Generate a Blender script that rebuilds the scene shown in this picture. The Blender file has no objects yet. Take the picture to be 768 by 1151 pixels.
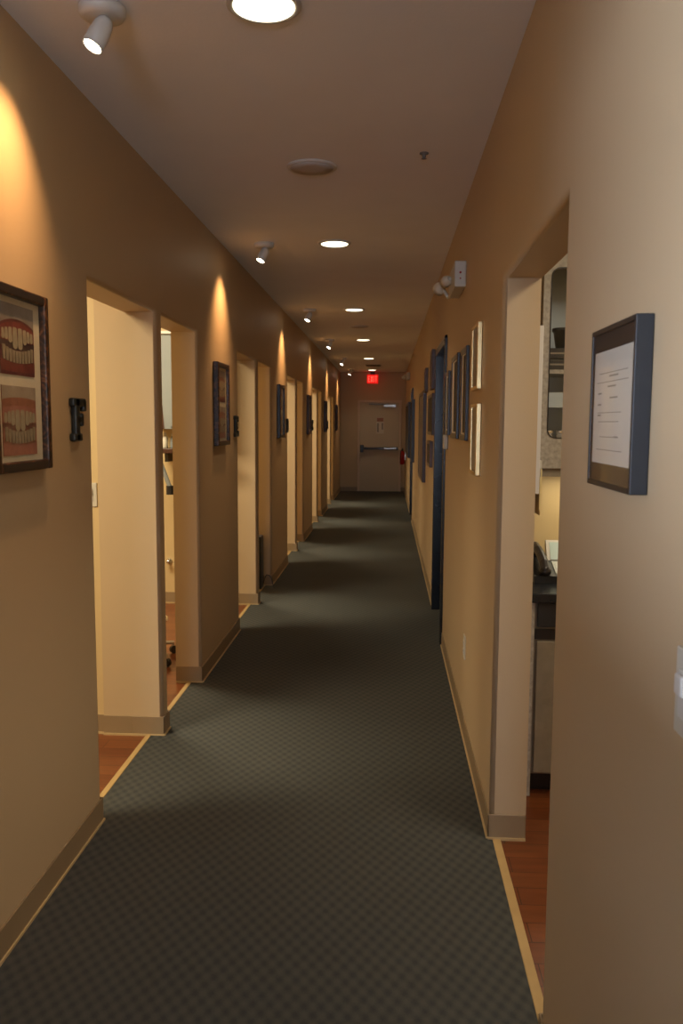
import bpy, bmesh, math, random
from mathutils import Vector, Matrix
random.seed(7)
SC = bpy.context.scene
COL = SC.collection
PI = math.pi

# ------------------------------------------------------------------ measures (metres)
XL, XR, HC = -1.100, 0.395, 2.715       # corridor faces and ceiling height
TL, TR = 0.155, 0.135                   # wall thicknesses
YEND = 19.28
HOP = 2.07                              # opening height
PER = 3.04                              # spacing of the bays
YBACK = 0.25                           # corridor opens to the lobby behind

# ------------------------------------------------------------------ materials
def new_mat(name):
    m = bpy.data.materials.new(name); m.use_nodes = True
    nt = m.node_tree; b = nt.nodes['Principled BSDF']
    return m, nt, b

def mat(name, col, rough=0.6, metal=0.0, spec=0.5, noise=0.0, scale=8.0, bump=0.0, bscale=60.0, coat=0.0):
    m, nt, b = new_mat(name)
    b.inputs['Base Color'].default_value = (*col, 1)
    b.inputs['Roughness'].default_value = rough
    b.inputs['Metallic'].default_value = metal
    b.inputs['Specular IOR Level'].default_value = spec
    b.inputs['Coat Weight'].default_value = coat
    tc = nt.nodes.new('ShaderNodeTexCoord')
    if noise > 0:
        n = nt.nodes.new('ShaderNodeTexNoise'); n.inputs['Scale'].default_value = scale
        n.inputs['Detail'].default_value = 4
        r = nt.nodes.new('ShaderNodeMapRange')
        r.inputs['From Min'].default_value = 0.3; r.inputs['From Max'].default_value = 0.7
        r.inputs['To Min'].default_value = 1 - noise; r.inputs['To Max'].default_value = 1 + noise
        mx = nt.nodes.new('ShaderNodeVectorMath'); mx.operation = 'SCALE'
        mx.inputs[0].default_value = col
        nt.links.new(tc.outputs['Object'], n.inputs['Vector'])
        nt.links.new(n.outputs['Fac'], r.inputs['Value'])
        nt.links.new(r.outputs['Result'], mx.inputs['Scale'])
        nt.links.new(mx.outputs['Vector'], b.inputs['Base Color'])
    if bump > 0:
        n2 = nt.nodes.new('ShaderNodeTexNoise'); n2.inputs['Scale'].default_value = bscale
        n2.inputs['Detail'].default_value = 3
        bp = nt.nodes.new('ShaderNodeBump'); bp.inputs['Strength'].default_value = bump
        bp.inputs['Distance'].default_value = 0.002
        nt.links.new(tc.outputs['Object'], n2.inputs['Vector'])
        nt.links.new(n2.outputs['Fac'], bp.inputs['Height'])
        nt.links.new(bp.outputs['Normal'], b.inputs['Normal'])
    return m

def emit(name, col, strength):
    m, nt, b = new_mat(name)
    b.inputs['Base Color'].default_value = (*col, 1)
    b.inputs['Emission Color'].default_value = (*col, 1)
    b.inputs['Emission Strength'].default_value = strength
    return m

M = {}
M['paint'] = mat('tan_wall_paint', (0.53, 0.395, 0.24), 0.5, spec=0.22, noise=0.015, scale=2, bump=0.12, bscale=140)
M['bay_paint'] = mat('yellow_tan_paint', (0.60, 0.455, 0.235), 0.5, noise=0.015, scale=2, bump=0.1, bscale=140)
M['ceiling'] = mat('ceiling_paint', (0.84, 0.835, 0.86), 0.8, noise=0.02, scale=3, bump=0.25, bscale=90)
M['base'] = mat('taupe_vinyl_base', (0.28, 0.20, 0.115), 0.45, noise=0.05, scale=6)
M['base_toe'] = mat('pale_toe_edge', (0.50, 0.36, 0.18), 0.5)
M['strip'] = mat('tan_threshold', (0.46, 0.31, 0.13), 0.5, noise=0.06, scale=12)
M['white'] = mat('white_enamel', (0.62, 0.60, 0.56), 0.35)
M['offwhite'] = mat('offwhite_plastic', (0.56, 0.53, 0.45), 0.4)
M['black'] = mat('black_satin', (0.012, 0.012, 0.014), 0.35)
M['blackwood'] = mat('black_frame', (0.022, 0.018, 0.018), 0.3, noise=0.2, scale=30)
M['slate'] = mat('slate_grey_lacquer', (0.020, 0.023, 0.028), 0.35, noise=0.08, scale=15)
M['navy'] = mat('navy_black_door', (0.010, 0.013, 0.019), 0.25, noise=0.1, scale=4)
M['darkbrown'] = mat('dark_brown_stain', (0.060, 0.022, 0.012), 0.4, noise=0.3, scale=14)
M['mat_board'] = mat('cream_mat_board', (0.66, 0.61, 0.46), 0.8, noise=0.03, scale=40)
M['mat_dark'] = mat('dark_brown_mat', (0.030, 0.020, 0.014), 0.7)
M['paper'] = mat('certificate_paper', (0.62, 0.56, 0.46), 0.7, noise=0.03, scale=20)
M['ink'] = mat('grey_ink', (0.22, 0.20, 0.17), 0.8)
M['gold'] = mat('brushed_gold', (0.75, 0.56, 0.28), 0.28, metal=0.9, noise=0.06, scale=25)
M['gold_panel'] = mat('bronze_plaque', (0.20, 0.13, 0.06), 0.3, metal=0.7, noise=0.2, scale=10)
M['chrome'] = mat('chrome', (0.75, 0.75, 0.75), 0.12, metal=1)
M['steel'] = mat('brushed_steel', (0.55, 0.54, 0.50), 0.3, metal=0.9)
M['bronze'] = mat('dark_bronze_metal', (0.05, 0.045, 0.04), 0.3, metal=0.7)
M['door'] = mat('beige_door_paint', (0.50, 0.41, 0.27), 0.45, noise=0.02, scale=3)
M['doorframe'] = mat('beige_metal_frame', (0.62, 0.48, 0.32), 0.4)
M['red'] = mat('red_enamel', (0.45, 0.015, 0.012), 0.3)
M['laminate'] = mat('grey_beige_laminate', (0.25, 0.215, 0.16), 0.4, noise=0.12, scale=18)
M['stone_lam'] = mat('speckled_grey_laminate', (0.36, 0.33, 0.28), 0.45, noise=0.22, scale=60)
M['pane'] = mat('blue_grey_cabinet_lining', (0.42, 0.49, 0.53), 0.3)
M['seat_vinyl'] = mat('dark_vinyl', (0.03, 0.03, 0.035), 0.45)
M['bluegrey'] = mat('blue_grey_panel', (0.21, 0.23, 0.235), 0.4, noise=0.04, scale=6)
M['dialogue'] = mat('keypad_grey', (0.42, 0.44, 0.40), 0.5, noise=0.25, scale=120)
M['lcd'] = mat('lcd_green_grey', (0.33, 0.44, 0.40), 0.25)
M['kraft'] = mat('yellow_paper', (0.72, 0.58, 0.28), 0.8)
M['gum'] = mat('photo_gum_red', (0.17, 0.036, 0.032), 0.5, noise=0.25, scale=40)
M['gum_pink'] = mat('photo_gum_pink', (0.30, 0.125, 0.075), 0.5, noise=0.2, scale=40)
M['lip'] = mat('photo_lip', (0.10, 0.026, 0.030), 0.5, noise=0.25, scale=30)
M['photo_dark'] = mat('photo_dark', (0.06, 0.035, 0.035), 0.5, noise=0.3, scale=20)
M['photo_grey'] = mat('photo_grey', (0.22, 0.20, 0.18), 0.5, noise=0.2, scale=20)
M['tooth'] = mat('photo_tooth', (0.36, 0.32, 0.22), 0.5, noise=0.12, scale=60)
M['tooth_low'] = mat('photo_tooth_lower', (0.30, 0.25, 0.17), 0.5, noise=0.12, scale=60)
M['photo_pale'] = mat('photo_pale', (0.36, 0.30, 0.23), 0.5, noise=0.15, scale=20)
M['photo_brown'] = mat('photo_brown', (0.17, 0.075, 0.05), 0.5, noise=0.25, scale=40)
M['lip_pink'] = mat('photo_lip_pink', (0.36, 0.15, 0.11), 0.5, noise=0.15, scale=30)
M['teal_black'] = mat('dark_teal_letter_paint', (0.012, 0.018, 0.020), 0.35)
M['purple'] = mat('dark_plum_panel', (0.045, 0.024, 0.034), 0.4, noise=0.2, scale=10)
M['speaker_grille'] = mat('grey_speaker_grille', (0.52, 0.49, 0.46), 0.8)
M['vent'] = mat('vent_grey', (0.16, 0.14, 0.12), 0.7)

def burl():
    m, nt, b = new_mat('burl_walnut_veneer')
    tc = nt.nodes.new('ShaderNodeTexCoord')
    n = nt.nodes.new('ShaderNodeTexNoise'); n.inputs['Scale'].default_value = 22; n.inputs['Detail'].default_value = 7
    n.inputs['Distortion'].default_value = 2.2
    cr = nt.nodes.new('ShaderNodeValToRGB')
    e = cr.color_ramp.elements
    e[0].position = 0.36; e[0].color = (0.006, 0.004, 0.003, 1)
    e[1].position = 0.66; e[1].color = (0.16, 0.065, 0.028, 1)
    x = e.new(0.52); x.color = (0.045, 0.018, 0.010, 1)
    nt.links.new(tc.outputs['Object'], n.inputs['Vector'])
    nt.links.new(n.outputs['Fac'], cr.inputs['Fac'])
    nt.links.new(cr.outputs['Color'], b.inputs['Base Color'])
    b.inputs['Roughness'].default_value = 0.3
    return m
M['burl'] = burl()
M['bright_strip'] = mat('bright_strip_white', (0.86, 0.82, 0.74), 0.5)
M['frame_black'] = mat('thin_black_frame', (0.010, 0.011, 0.014), 0.4)

def wood_floor():
    m, nt, b = new_mat('red_brown_plank_floor')
    tc = nt.nodes.new('ShaderNodeTexCoord')
    br = nt.nodes.new('ShaderNodeTexBrick')
    br.inputs['Scale'].default_value = 1.0
    br.inputs['Brick Width'].default_value = 0.9; br.inputs['Row Height'].default_value = 0.1
    br.inputs['Mortar Size'].default_value = 0.0015
    br.inputs['Color1'].default_value = (0.19, 0.048, 0.014, 1)
    br.inputs['Color2'].default_value = (0.26, 0.078, 0.022, 1)
    br.inputs['Mortar'].default_value = (0.05, 0.015, 0.006, 1)
    n = nt.nodes.new('ShaderNodeTexNoise'); n.inputs['Scale'].default_value = 5; n.inputs['Detail'].default_value = 6
    mp = nt.nodes.new('ShaderNodeMapping'); mp.inputs['Scale'].default_value = (1, 8, 1)
    mx = nt.nodes.new('ShaderNodeMixRGB'); mx.blend_type = 'MULTIPLY'; mx.inputs['Fac'].default_value = 0.6
    nt.links.new(tc.outputs['Object'], br.inputs['Vector'])
    nt.links.new(tc.outputs['Object'], mp.inputs['Vector'])
    nt.links.new(mp.outputs['Vector'], n.inputs['Vector'])
    nt.links.new(br.outputs['Color'], mx.inputs['Color1'])
    nt.links.new(n.outputs['Fac'], mx.inputs['Color2'])
    nt.links.new(mx.outputs['Color'], b.inputs['Base Color'])
    b.inputs['Roughness'].default_value = 0.28
    return m
M['wood_floor'] = wood_floor()

def carpet():
    m, nt, b = new_mat('basket_weave_carpet')
    tc = nt.nodes.new('ShaderNodeTexCoord')
    sp = nt.nodes.new('ShaderNodeSeparateXYZ')
    nt.links.new(tc.outputs['Object'], sp.inputs[0])
    def math_(op, a, v=None, bb=None):
        n = nt.nodes.new('ShaderNodeMath'); n.operation = op
        if isinstance(a, (int, float)): n.inputs[0].default_value = a
        else: nt.links.new(a, n.inputs[0])
        if v is not None: n.inputs[1].default_value = v
        if bb is not None: nt.links.new(bb, n.inputs[1])
        return n.outputs[0]
    # slightly rotated lattice of tufts
    ys = math_('MULTIPLY', sp.outputs['Y'], 0.10)
    xr = math_('ADD', sp.outputs['X'], None, ys)
    u = math_('MULTIPLY', xr, 2 * PI / 0.046)
    v = math_('MULTIPLY', sp.outputs['Y'], 2 * PI / 0.068)
    f = math_('MULTIPLY', math_('COSINE', u), None, math_('COSINE', v))
    n = nt.nodes.new('ShaderNodeTexNoise'); n.inputs['Scale'].default_value = 260; n.inputs['Detail'].default_value = 3
    nt.links.new(tc.outputs['Object'], n.inputs['Vector'])
    nn = math_('MULTIPLY', math_('SUBTRACT', n.outputs['Fac'], 0.5), 2.4)
    fs = math_('ADD', f, None, nn)
    mr = nt.nodes.new('ShaderNodeMapRange')
    mr.inputs['From Min'].default_value = -1.0; mr.inputs['From Max'].default_value = 1.0
    nt.links.new(fs, mr.inputs['Value'])
    cr = nt.nodes.new('ShaderNodeValToRGB'); e = cr.color_ramp.elements
    e[0].position = 0.0; e[0].color = (0.046, 0.050, 0.050, 1)
    e[1].position = 1.0; e[1].color = (0.080, 0.079, 0.070, 1)
    x = e.new(0.45); x.color = (0.064, 0.065, 0.060, 1)
    nt.links.new(mr.outputs['Result'], cr.inputs['Fac'])
    # broad wear variation
    n2 = nt.nodes.new('ShaderNodeTexNoise'); n2.inputs['Scale'].default_value = 1.4; n2.inputs['Detail'].default_value = 3
    nt.links.new(tc.outputs['Object'], n2.inputs['Vector'])
    mr2 = nt.nodes.new('ShaderNodeMapRange'); mr2.inputs['To Min'].default_value = 0.86; mr2.inputs['To Max'].default_value = 1.14
    nt.links.new(n2.outputs['Fac'], mr2.inputs['Value'])
    vm = nt.nodes.new('ShaderNodeVectorMath'); vm.operation = 'SCALE'
    nt.links.new(cr.outputs['Color'], vm.inputs[0]); nt.links.new(mr2.outputs['Result'], vm.inputs['Scale'])
    nt.links.new(vm.outputs['Vector'], b.inputs['Base Color'])
    b.inputs['Roughness'].default_value = 0.95
    b.inputs['Specular IOR Level'].default_value = 0.15
    bp = nt.nodes.new('ShaderNodeBump'); bp.inputs['Strength'].default_value = 0.5; bp.inputs['Distance'].default_value = 0.003
    nt.links.new(mr.outputs['Result'], bp.inputs['Height']); nt.links.new(bp.outputs['Normal'], b.inputs['Normal'])
    return m
M['carpet'] = carpet()

def glass():
    m = bpy.data.materials.new('picture_glass'); m.use_nodes = True
    nt = m.node_tree; nt.nodes.clear()
    out = nt.nodes.new('ShaderNodeOutputMaterial')
    tr = nt.nodes.new('ShaderNodeBsdfTransparent')
    gl = nt.nodes.new('ShaderNodeBsdfGlossy'); gl.inputs['Roughness'].default_value = 0.06
    fr = nt.nodes.new('ShaderNodeFresnel'); fr.inputs['IOR'].default_value = 1.45
    mx = nt.nodes.new('ShaderNodeMixShader')
    geo = nt.nodes.new('ShaderNodeNewGeometry')
    inv = nt.nodes.new('ShaderNodeMath'); inv.operation = 'SUBTRACT'; inv.inputs[0].default_value = 1.0
    mu = nt.nodes.new('ShaderNodeMath'); mu.operation = 'MULTIPLY'
    nt.links.new(geo.outputs['Backfacing'], inv.inputs[1]); nt.links.new(inv.outputs[0], mu.inputs[0]); nt.links.new(fr.outputs[0], mu.inputs[1])
    nt.links.new(mu.outputs[0], mx.inputs[0]); nt.links.new(tr.outputs[0], mx.inputs[1]); nt.links.new(gl.outputs[0], mx.inputs[2])
    nt.links.new(mx.outputs[0], out.inputs['Surface'])
    return m
M['glass'] = glass()
M['lens'] = emit('downlight_lens', (1.0, 0.93, 0.66), 3.2)
M['bulb'] = emit('halogen_lens', (1.0, 0.86, 0.62), 22)
M['exit_red'] = emit('exit_face_red', (0.9, 0.012, 0.008), 0.6)
M['exit_letter'] = emit('exit_letter_red', (1.0, 0.08, 0.05), 1.8)
M['day'] = emit('daylight_glazing', (0.75, 0.85, 1.0), 1.0)

# ------------------------------------------------------------------ mesh builder
class MB:
    def __init__(s): s.bm = bmesh.new(); s.mats = []
    def mi(s, m):
        if m not in s.mats: s.mats.append(m)
        return s.mats.index(m)
    def _fin(s, geom_faces, m):
        i = s.mi(m)
        for f in geom_faces: f.material_index = i
    def box(s, x0, x1, y0, y1, z0, z1, m, bev=0.0, seg=2):
        x0, x1 = sorted((x0, x1)); y0, y1 = sorted((y0, y1)); z0, z1 = sorted((z0, z1))
        r = bmesh.ops.create_cube(s.bm, size=1)
        vs = r['verts']
        for v in vs:
            v.co = Vector(((x0 + x1) / 2 + v.co.x * (x1 - x0), (y0 + y1) / 2 + v.co.y * (y1 - y0), (z0 + z1) / 2 + v.co.z * (z1 - z0)))
        fs = set(f for v in vs for f in v.link_faces)
        s._fin(fs, m)
        if bev > 0:
            bev = min(bev, 0.45 * min(x1 - x0, y1 - y0, z1 - z0))
            es = set(e for v in vs for e in v.link_edges)
            bmesh.ops.bevel(s.bm, geom=list(es), offset=bev, segments=seg, profile=0.5, affect='EDGES')
        return s
    def prism(s, pts, axis, a, b, m):
        """pts: 2-D outline, extruded between a and b along axis ('x','y','z')."""
        def mk(p, t):
            if axis == 'x': return (t, p[0], p[1])
            if axis == 'y': return (p[0], t, p[1])
            return (p[0], p[1], t)
        v0 = [s.bm.verts.new(mk(p, a)) for p in pts]; v1 = [s.bm.verts.new(mk(p, b)) for p in pts]
        fs = [s.bm.faces.new(v0), s.bm.faces.new(v1[::-1])]
        n = len(pts)
        for i in range(n): fs.append(s.bm.faces.new((v0[i], v1[i], v1[(i + 1) % n], v0[(i + 1) % n])))
        bmesh.ops.recalc_face_normals(s.bm, faces=fs)
        s._fin(fs, m); return s
    def tube(s, p0, p1, r0, r1, m, n=20, caps=True):
        p0 = Vector(p0); p1 = Vector(p1); d = p1 - p0
        q = d.to_track_quat('Z', 'Y').to_matrix().to_4x4()
        mt = Matrix.Translation((p0 + p1) / 2) @ q
        r = bmesh.ops.create_cone(s.bm, cap_ends=caps, cap_tris=False, segments=n, radius1=r0, radius2=r1, depth=d.length, matrix=mt)
        s._fin(set(f for v in r['verts'] for f in v.link_faces), m); return s
    def lathe(s, prof, c, m, n=28, axis=(0, 0, 1), smooth=True):
        """prof: (radius, height) pairs along axis from c"""
        q = Vector(axis).to_track_quat('Z', 'Y').to_matrix()
        rings = []
        for (r, h) in prof:
            rings.append([s.bm.verts.new(Vector(c) + q @ Vector((max(r, 1e-4) * math.cos(2 * PI * k / n), max(r, 1e-4) * math.sin(2 * PI * k / n), h))) for k in range(n)])
        fs = []
        for a, b in zip(rings, rings[1:]):
            for k in range(n): fs.append(s.bm.faces.new((a[k], a[(k + 1) % n], b[(k + 1) % n], b[k])))
        fs.append(s.bm.faces.new(rings[0][::-1])); fs.append(s.bm.faces.new(rings[-1]))
        bmesh.ops.recalc_face_normals(s.bm, faces=fs)
        s._fin(fs, m)
        if smooth:
            for f in fs[:-2]: f.smooth = True
        return s
    def path(s, pts, r, m, n=10):
        for a, b in zip(pts, pts[1:]): s.tube(a, b, r, r, m, n)
        for p in pts[1:-1]: s.ball(p, r, m, 8)
        return s
    def ball(s, c, r, m, n=14, sc=(1, 1, 1)):
        rr = bmesh.ops.create_uvsphere(s.bm, u_segments=n, v_segments=max(6, n // 2), radius=r)
        for v in rr['verts']: v.co = Vector((v.co.x * sc[0], v.co.y * sc[1], v.co.z * sc[2])) + Vector(c)
        fs = set(f for v in rr['verts'] for f in v.link_faces)
        for f in fs: f.smooth = True
        s._fin(fs, m); return s
    def ell(s, cx, cy, cz, ry, rz, m, th=0.0006, n=20):
        """flat printed ellipse on an X-facing sheet"""
        pts = [(cy + ry * math.cos(2 * PI * k / n), cz + rz * math.sin(2 * PI * k / n)) for k in range(n)]
        return s.prism(pts, 'x', cx, cx + th, m)
    def build(s, name, parent=None, origin=None):
        me = bpy.data.meshes.new(name)
        if origin is not None:
            bmesh.ops.translate(s.bm, verts=s.bm.verts, vec=-Vector(origin))
        s.bm.to_mesh(me); s.bm.free()
        for m in s.mats: me.materials.append(m)
        o = bpy.data.objects.new(name, me); COL.objects.link(o)
        if origin is not None: o.location = origin
        if parent is not None: o.parent = parent
        return o

def thing(name, label, cat, loc=(0, 0, 0), group=None):
    o = bpy.data.objects.new(name, None); COL.objects.link(o); o.location = loc
    o.empty_display_size = 0.05
    return tag(o, label, cat, group)
def tag(o, label, cat, group=None):
    o['label'] = label; o['category'] = cat
    if group: o['group'] = group
    return o
def struct(o): o['kind'] = 'structure'; return o
def dup(root, loc, label, group):
    r = root.copy(); COL.objects.link(r); r.location = loc; r['label'] = label; r['group'] = group
    for ch in [c for c in bpy.data.objects if c.parent == root]:
        c = ch.copy(); COL.objects.link(c); c.parent = r
        for g in [x for x in bpy.data.objects if x.parent == ch]:
            d = g.copy(); COL.objects.link(d); d.parent = c
    return r
def lamp(kind, name, loc, energy, color, **kw):
    l = bpy.data.lights.new(name, kind); l.energy = energy; l.color = color
    o = bpy.data.objects.new(name, l); COL.objects.link(o); o.location = loc
    aim = kw.pop('aim', None)
    for k, v in kw.items(): setattr(l, k, v)
    if aim is not None: o.rotation_euler = (Vector(aim) - Vector(loc)).to_track_quat('-Z', 'Y').to_euler()
    return o

# ------------------------------------------------------------------ room shell
L_OPS = []
for k in range(0, 5):
    a = 3.07 + PER * k
    L_OPS.append((a, a + 0.905)); L_OPS.append((a + 1.0, a + 1.765))
R_OPS = [(1.957, 3.03, 2.06), (5.84, 6.97, 2.13), (13.45, 14.35, 2.10)]

def comb_wall(name, xf, xb, y0, y1, ops, m, rad=0.018):
    """wall slab with floor-length openings and bull-nosed corners on the corridor face"""
    pts = [(y0, 0)]
    for (a, b, h) in ops: pts += [(a, 0), (a, h), (b, h), (b, 0)]
    pts += [(y1, 0), (y1, HC), (y0, HC)]
    mb = MB(); mb.prism(pts, 'x', xf, xb, m)
    es = []
    for e in mb.bm.edges:
        p, q = e.verts[0].co, e.verts[1].co
        if abs(p.x - xf) < 1e-5 and abs(q.x - xf) < 1e-5:
            for (a, b, h) in ops:
                ins = lambda v: (a - 1e-4 <= v.y <= b + 1e-4) and v.z <= h + 1e-4
                if ins(p) and ins(q) and not (p.z < 1e-4 and q.z < 1e-4): es.append(e); break
    r = bmesh.ops.bevel(mb.bm, geom=es, offset=rad, segments=4, profile=0.5, affect='EDGES')
    for f in r['faces']: f.smooth = True
    return struct(mb.build(name))

comb_wall('wall_left', XL, XL - TL, YBACK, YEND, [(a, b, HOP) for a, b in L_OPS], M['paint'])
comb_wall('wall_right', XR, XR + TR, -5.1, YEND, R_OPS, M['paint'])
mb = MB(); mb.box(-4.4, 2.9, YEND, YEND + 0.12, 0, HC, M['paint']); struct(mb.build('wall_end'))
# bay partitions, running back from the corridor wall
for k in range(0, 5):
    a = 3.07 + PER * k + 0.905
    mb = MB()
    mb.box(XL - TL, -1.40, a, a + 0.095, 0, HC, M['paint'])
    mb.box(-1.40, -4.3, a + 0.012, a + 0.083, 0, HC, M['bay_paint'])
    struct(mb.build('wall_partition'))
mb = MB(); mb.box(-4.3, -4.4, -0.9, YEND, 0, HC, M['bay_paint']); mb.box(-4.3, -4.4, -5.2, -4.4, 0, HC, M['bay_paint'])
mb.box(-4.3, -4.4, -4.4, -0.9, 0, 1.2, M['bay_paint']); mb.box(-4.3, -4.4, -4.4, -0.9, 2.25, HC, M['bay_paint']); struct(mb.build('wall_outer'))
mb = MB(); mb.box(XL - TL, -4.3, YBACK + 0.05, YBACK + 0.15, 0, HC, M['bay_paint']); struct(mb.build('wall_partition'))
# sheet behind each opening's header on the bay side stays the wall itself
mb = MB(); mb.box(-4.4, 2.9, -5.2, YEND + 0.12, HC, HC + 0.1, M['ceiling']); struct(mb.build('ceiling'))
mb = MB(); mb.box(-4.4, 2.9, -5.2, YEND + 0.12, -0.1, 0.0, M['wood_floor']); struct(mb.build('floor'))
mb = MB(); mb.box(XL - 0.062, XR + 0.012, -5.1, YEND, 0.0, 0.004, M['carpet'])
mb.box(-4.3, XL - 0.155, -5.1, YBACK, 0.0, 0.004, M['carpet']); mb.box(XL - 0.155, XL - 0.062, -5.1, YBACK, 0.0, 0.004, M['carpet'])
for (a, b, h) in R_OPS[1:]: mb.box(XR + 0.012, XR + 0.11, a, b, 0.0, 0.004, M['carpet'])
struct(mb.build('floor_carpet'))
# thresholds at the openings
mb = MB()
for a, b in L_OPS: mb.box(XL - 0.060, XL - 0.086, a, b, 0.0, 0.007, M['strip'], 0.002)
struct(mb.build('trim_1'))
mb = MB(); mb.box(XR + 0.012, XR + 0.042, 1.957, 3.03, 0.0, 0.007, M['strip'], 0.002); struct(mb.build('trim_2'))

# baseboards wrap each pier
def base_run(mb, xf, xb, y0, y1, wrap0=True, wrap1=True, h=0.098, t=0.006):
    s = 1 if xf > xb else -1        # room side of the face
    def run(x0, x1, ya, yb):
        mb.box(x0, x1, ya, yb, 0.0, h, M['base'], 0.002)
    run(xf, xf + s * t, y0 - (t if wrap0 else 0), y1 + (t if wrap1 else 0))
    mb.box(xf, xf + s * (t + 0.006), y0 - (t if wrap0 else 0), y1 + (t if wrap1 else 0), 0.004, 0.012, M['base_toe'])
    if wrap0:
        run(xf + s * t, xb, y0 - t, y0)
        mb.box(xf + s * t, xb, y0 - t - 0.006, y0, 0.0, 0.010, M['base_toe'])
    if wrap1:
        run(xf + s * t, xb, y1, y1 + t)
        mb.box(xf + s * t, xb, y1, y1 + t + 0.006, 0.0, 0.010, M['base_toe'])
mb = MB(); edges = [YBACK] + [v for ab in L_OPS for v in ab] + [YEND]
for i in range(0, len(edges), 2):
    base_run(mb, XL, XL - TL, edges[i], edges[i + 1], wrap0=i > 0, wrap1=i < len(edges) - 2)
for k in range(0, 5):
    a = 3.07 + PER * k + 0.905
    for (x0, x1, d) in ((XL - TL, -1.40, 0.0), (-1.40, -4.3, 0.012)):
        mb.box(x0, x1, a + d - 0.006, a + d, 0, 0.098, M['base'])
        mb.box(x0, x1, a + d - 0.012, a + d, 0, 0.010, M['base_toe'])
        mb.box(x0, x1, a + 0.095 - d, a + 0.101 - d, 0, 0.098, M['base'])
struct(mb.build('baseboard_left'))
mb = MB(); edges = [-5.1] + [v for ab in R_OPS for v in ab[:2]] + [YEND]
for i in range(0, len(edges), 2):
    w0 = i == 2; w1 = i == 0
    base_run(mb, XR, XR + TR, edges[i] + (0.06 if i in (4, 6) else 0), edges[i + 1] - (0.06 if i in (2, 4) else 0), wrap0=w0, wrap1=w1)
struct(mb.build('baseboard_right'))
mb = MB(); mb.box(XL, -0.70, YEND - 0.006, YEND, 0, 0.098, M['base']); mb.box(0.30, XR, YEND - 0.006, YEND, 0, 0.098, M['base'])
struct(mb.build('baseboard_end'))

# work room on the right
mb = MB(); mb.box(XR + TR, 2.9, 4.03, 4.13, 0, HC, M['bay_paint']); struct(mb.build('wall_room_back'))
mb = MB(); mb.box(2.8, 2.9, -5.2, YEND, 0, HC, M['bay_paint']); struct(mb.build('wall_room_side'))
mb = MB(); mb.box(XR + TR, 2.8, 0.85, 0.95, 0, HC, M['bay_paint']); struct(mb.build('wall_room_front'))

# lobby behind the camera: outer window, added back window, added half-height wall along the corridor line
mb = MB()
mb.box(-4.3, 2.8, -5.2, -5.1, 0, 1.1, M['laminate']); mb.box(-4.3, 2.8, -5.2, -5.1, 2.3, HC, M['laminate'])
mb.box(-4.3, -1.1, -5.2, -5.1, 1.1, 2.3, M['laminate']); mb.box(0.2, 2.8, -5.2, -5.1, 1.1, 2.3, M['laminate'])
struct(mb.build('wall_lobby'))
mb = MB(); mb.box(-1.1, 0.2, -5.18, -5.17, 1.1, 2.3, M['day'])
for x in (-1.1, -0.47, 0.16): mb.box(x, x + 0.04, -5.17, -5.10, 1.1, 2.3, M['white'])
for z in (1.1, 2.26): mb.box(-1.1, 0.2, -5.17, -5.10, z, z + 0.04, M['white'])
struct(mb.build('window_added'))  # unseen back window, added to light the ceiling and gold frame edges
mb = MB(); mb.box(-4.38, -4.37, -4.4, -0.9, 1.2, 2.25, M['day'])
for y in (-4.4, -3.25, -2.1, -0.94): mb.box(-4.37, -4.30, y, y + 0.04, 1.2, 2.25, M['white'])
for z in (1.2, 2.21): mb.box(-4.37, -4.30, -4.4, -0.9, z, z + 0.04, M['white'])
struct(mb.build('window_2'))
mb = MB(); mb.box(XL - TL, XL, -4.2, YBACK - 0.02, 0, 1.43, M['darkbrown']); mb.box(XL - TL, XL, -4.2, YBACK - 0.02, 2.22, HC, M['paint']); mb.box(XL - TL - 0.03, XL + 0.03, -4.2, YBACK - 0.001, 1.43, 1.46, M['darkbrown'])
struct(mb.build('wall_light_block'))  # unseen wall and header, added to shade the near right wall

# end door --------------------------------------------------------------
d = MB()
d.box(-0.700, -0.650, YEND - 0.03, YEND, 0, 2.085, M['doorframe'], 0.003)
d.box(0.250, 0.300, YEND - 0.03, YEND, 0, 2.085, M['doorframe'], 0.003)
d.box(-0.650, 0.250, YEND - 0.03, YEND, 2.03, 2.085, M['doorframe'], 0.003)
frame = MB(); d1 = MB(); d1.box(-0.646, 0.246, YEND - 0.015, YEND, 0.01, 2.026, M['door'])
door1 = struct(d1.build('door_1')); d.build('door_frame', door1)
h = MB()
h.box(-0.62, 0.20, YEND - 0.075, YEND - 0.035, 0.965, 1.015, M['bronze'], 0.008)
h.box(-0.635, -0.555, YEND - 0.095, YEND - 0.015, 0.90, 1.07, M['black'], 0.015)
h.box(-0.55, -0.20, YEND - 0.10, YEND - 0.07, 0.975, 1.005, M['black'], 0.006)
h.box(-0.10, 0.19, YEND - 0.105, YEND - 0.07, 0.972, 1.012, M['steel'], 0.008)
h.box(0.19, 0.225, YEND - 0.085, YEND - 0.015, 0.955, 1.025, M['bronze'], 0.008)
h.build('panic_bar', door1)
c = MB()
c.box(-0.11, 0.17, YEND - 0.085, YEND - 0.015, 1.93, 1.99, M['steel'], 0.008)
c.box(-0.45, -0.10, YEND - 0.05, YEND - 0.03, 1.985, 2.005, M['black'], 0.003)
c.box(-0.12, 0.02, YEND - 0.06, YEND - 0.03, 1.985, 2.005, M['black'], 0.003)
c.build('door_closer', door1)
n = MB(); n.box(-0.27, -0.10, YEND - 0.018, YEND - 0.0152, 1.33, 1.70, M['paper'])
n.box(-0.262, -0.108, YEND - 0.0188, YEND - 0.018, 1.60, 1.69, M['gum_pink'])
n.box(-0.255, -0.215, YEND - 0.0188, YEND - 0.018, 1.36, 1.57, M['ink'])
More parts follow.
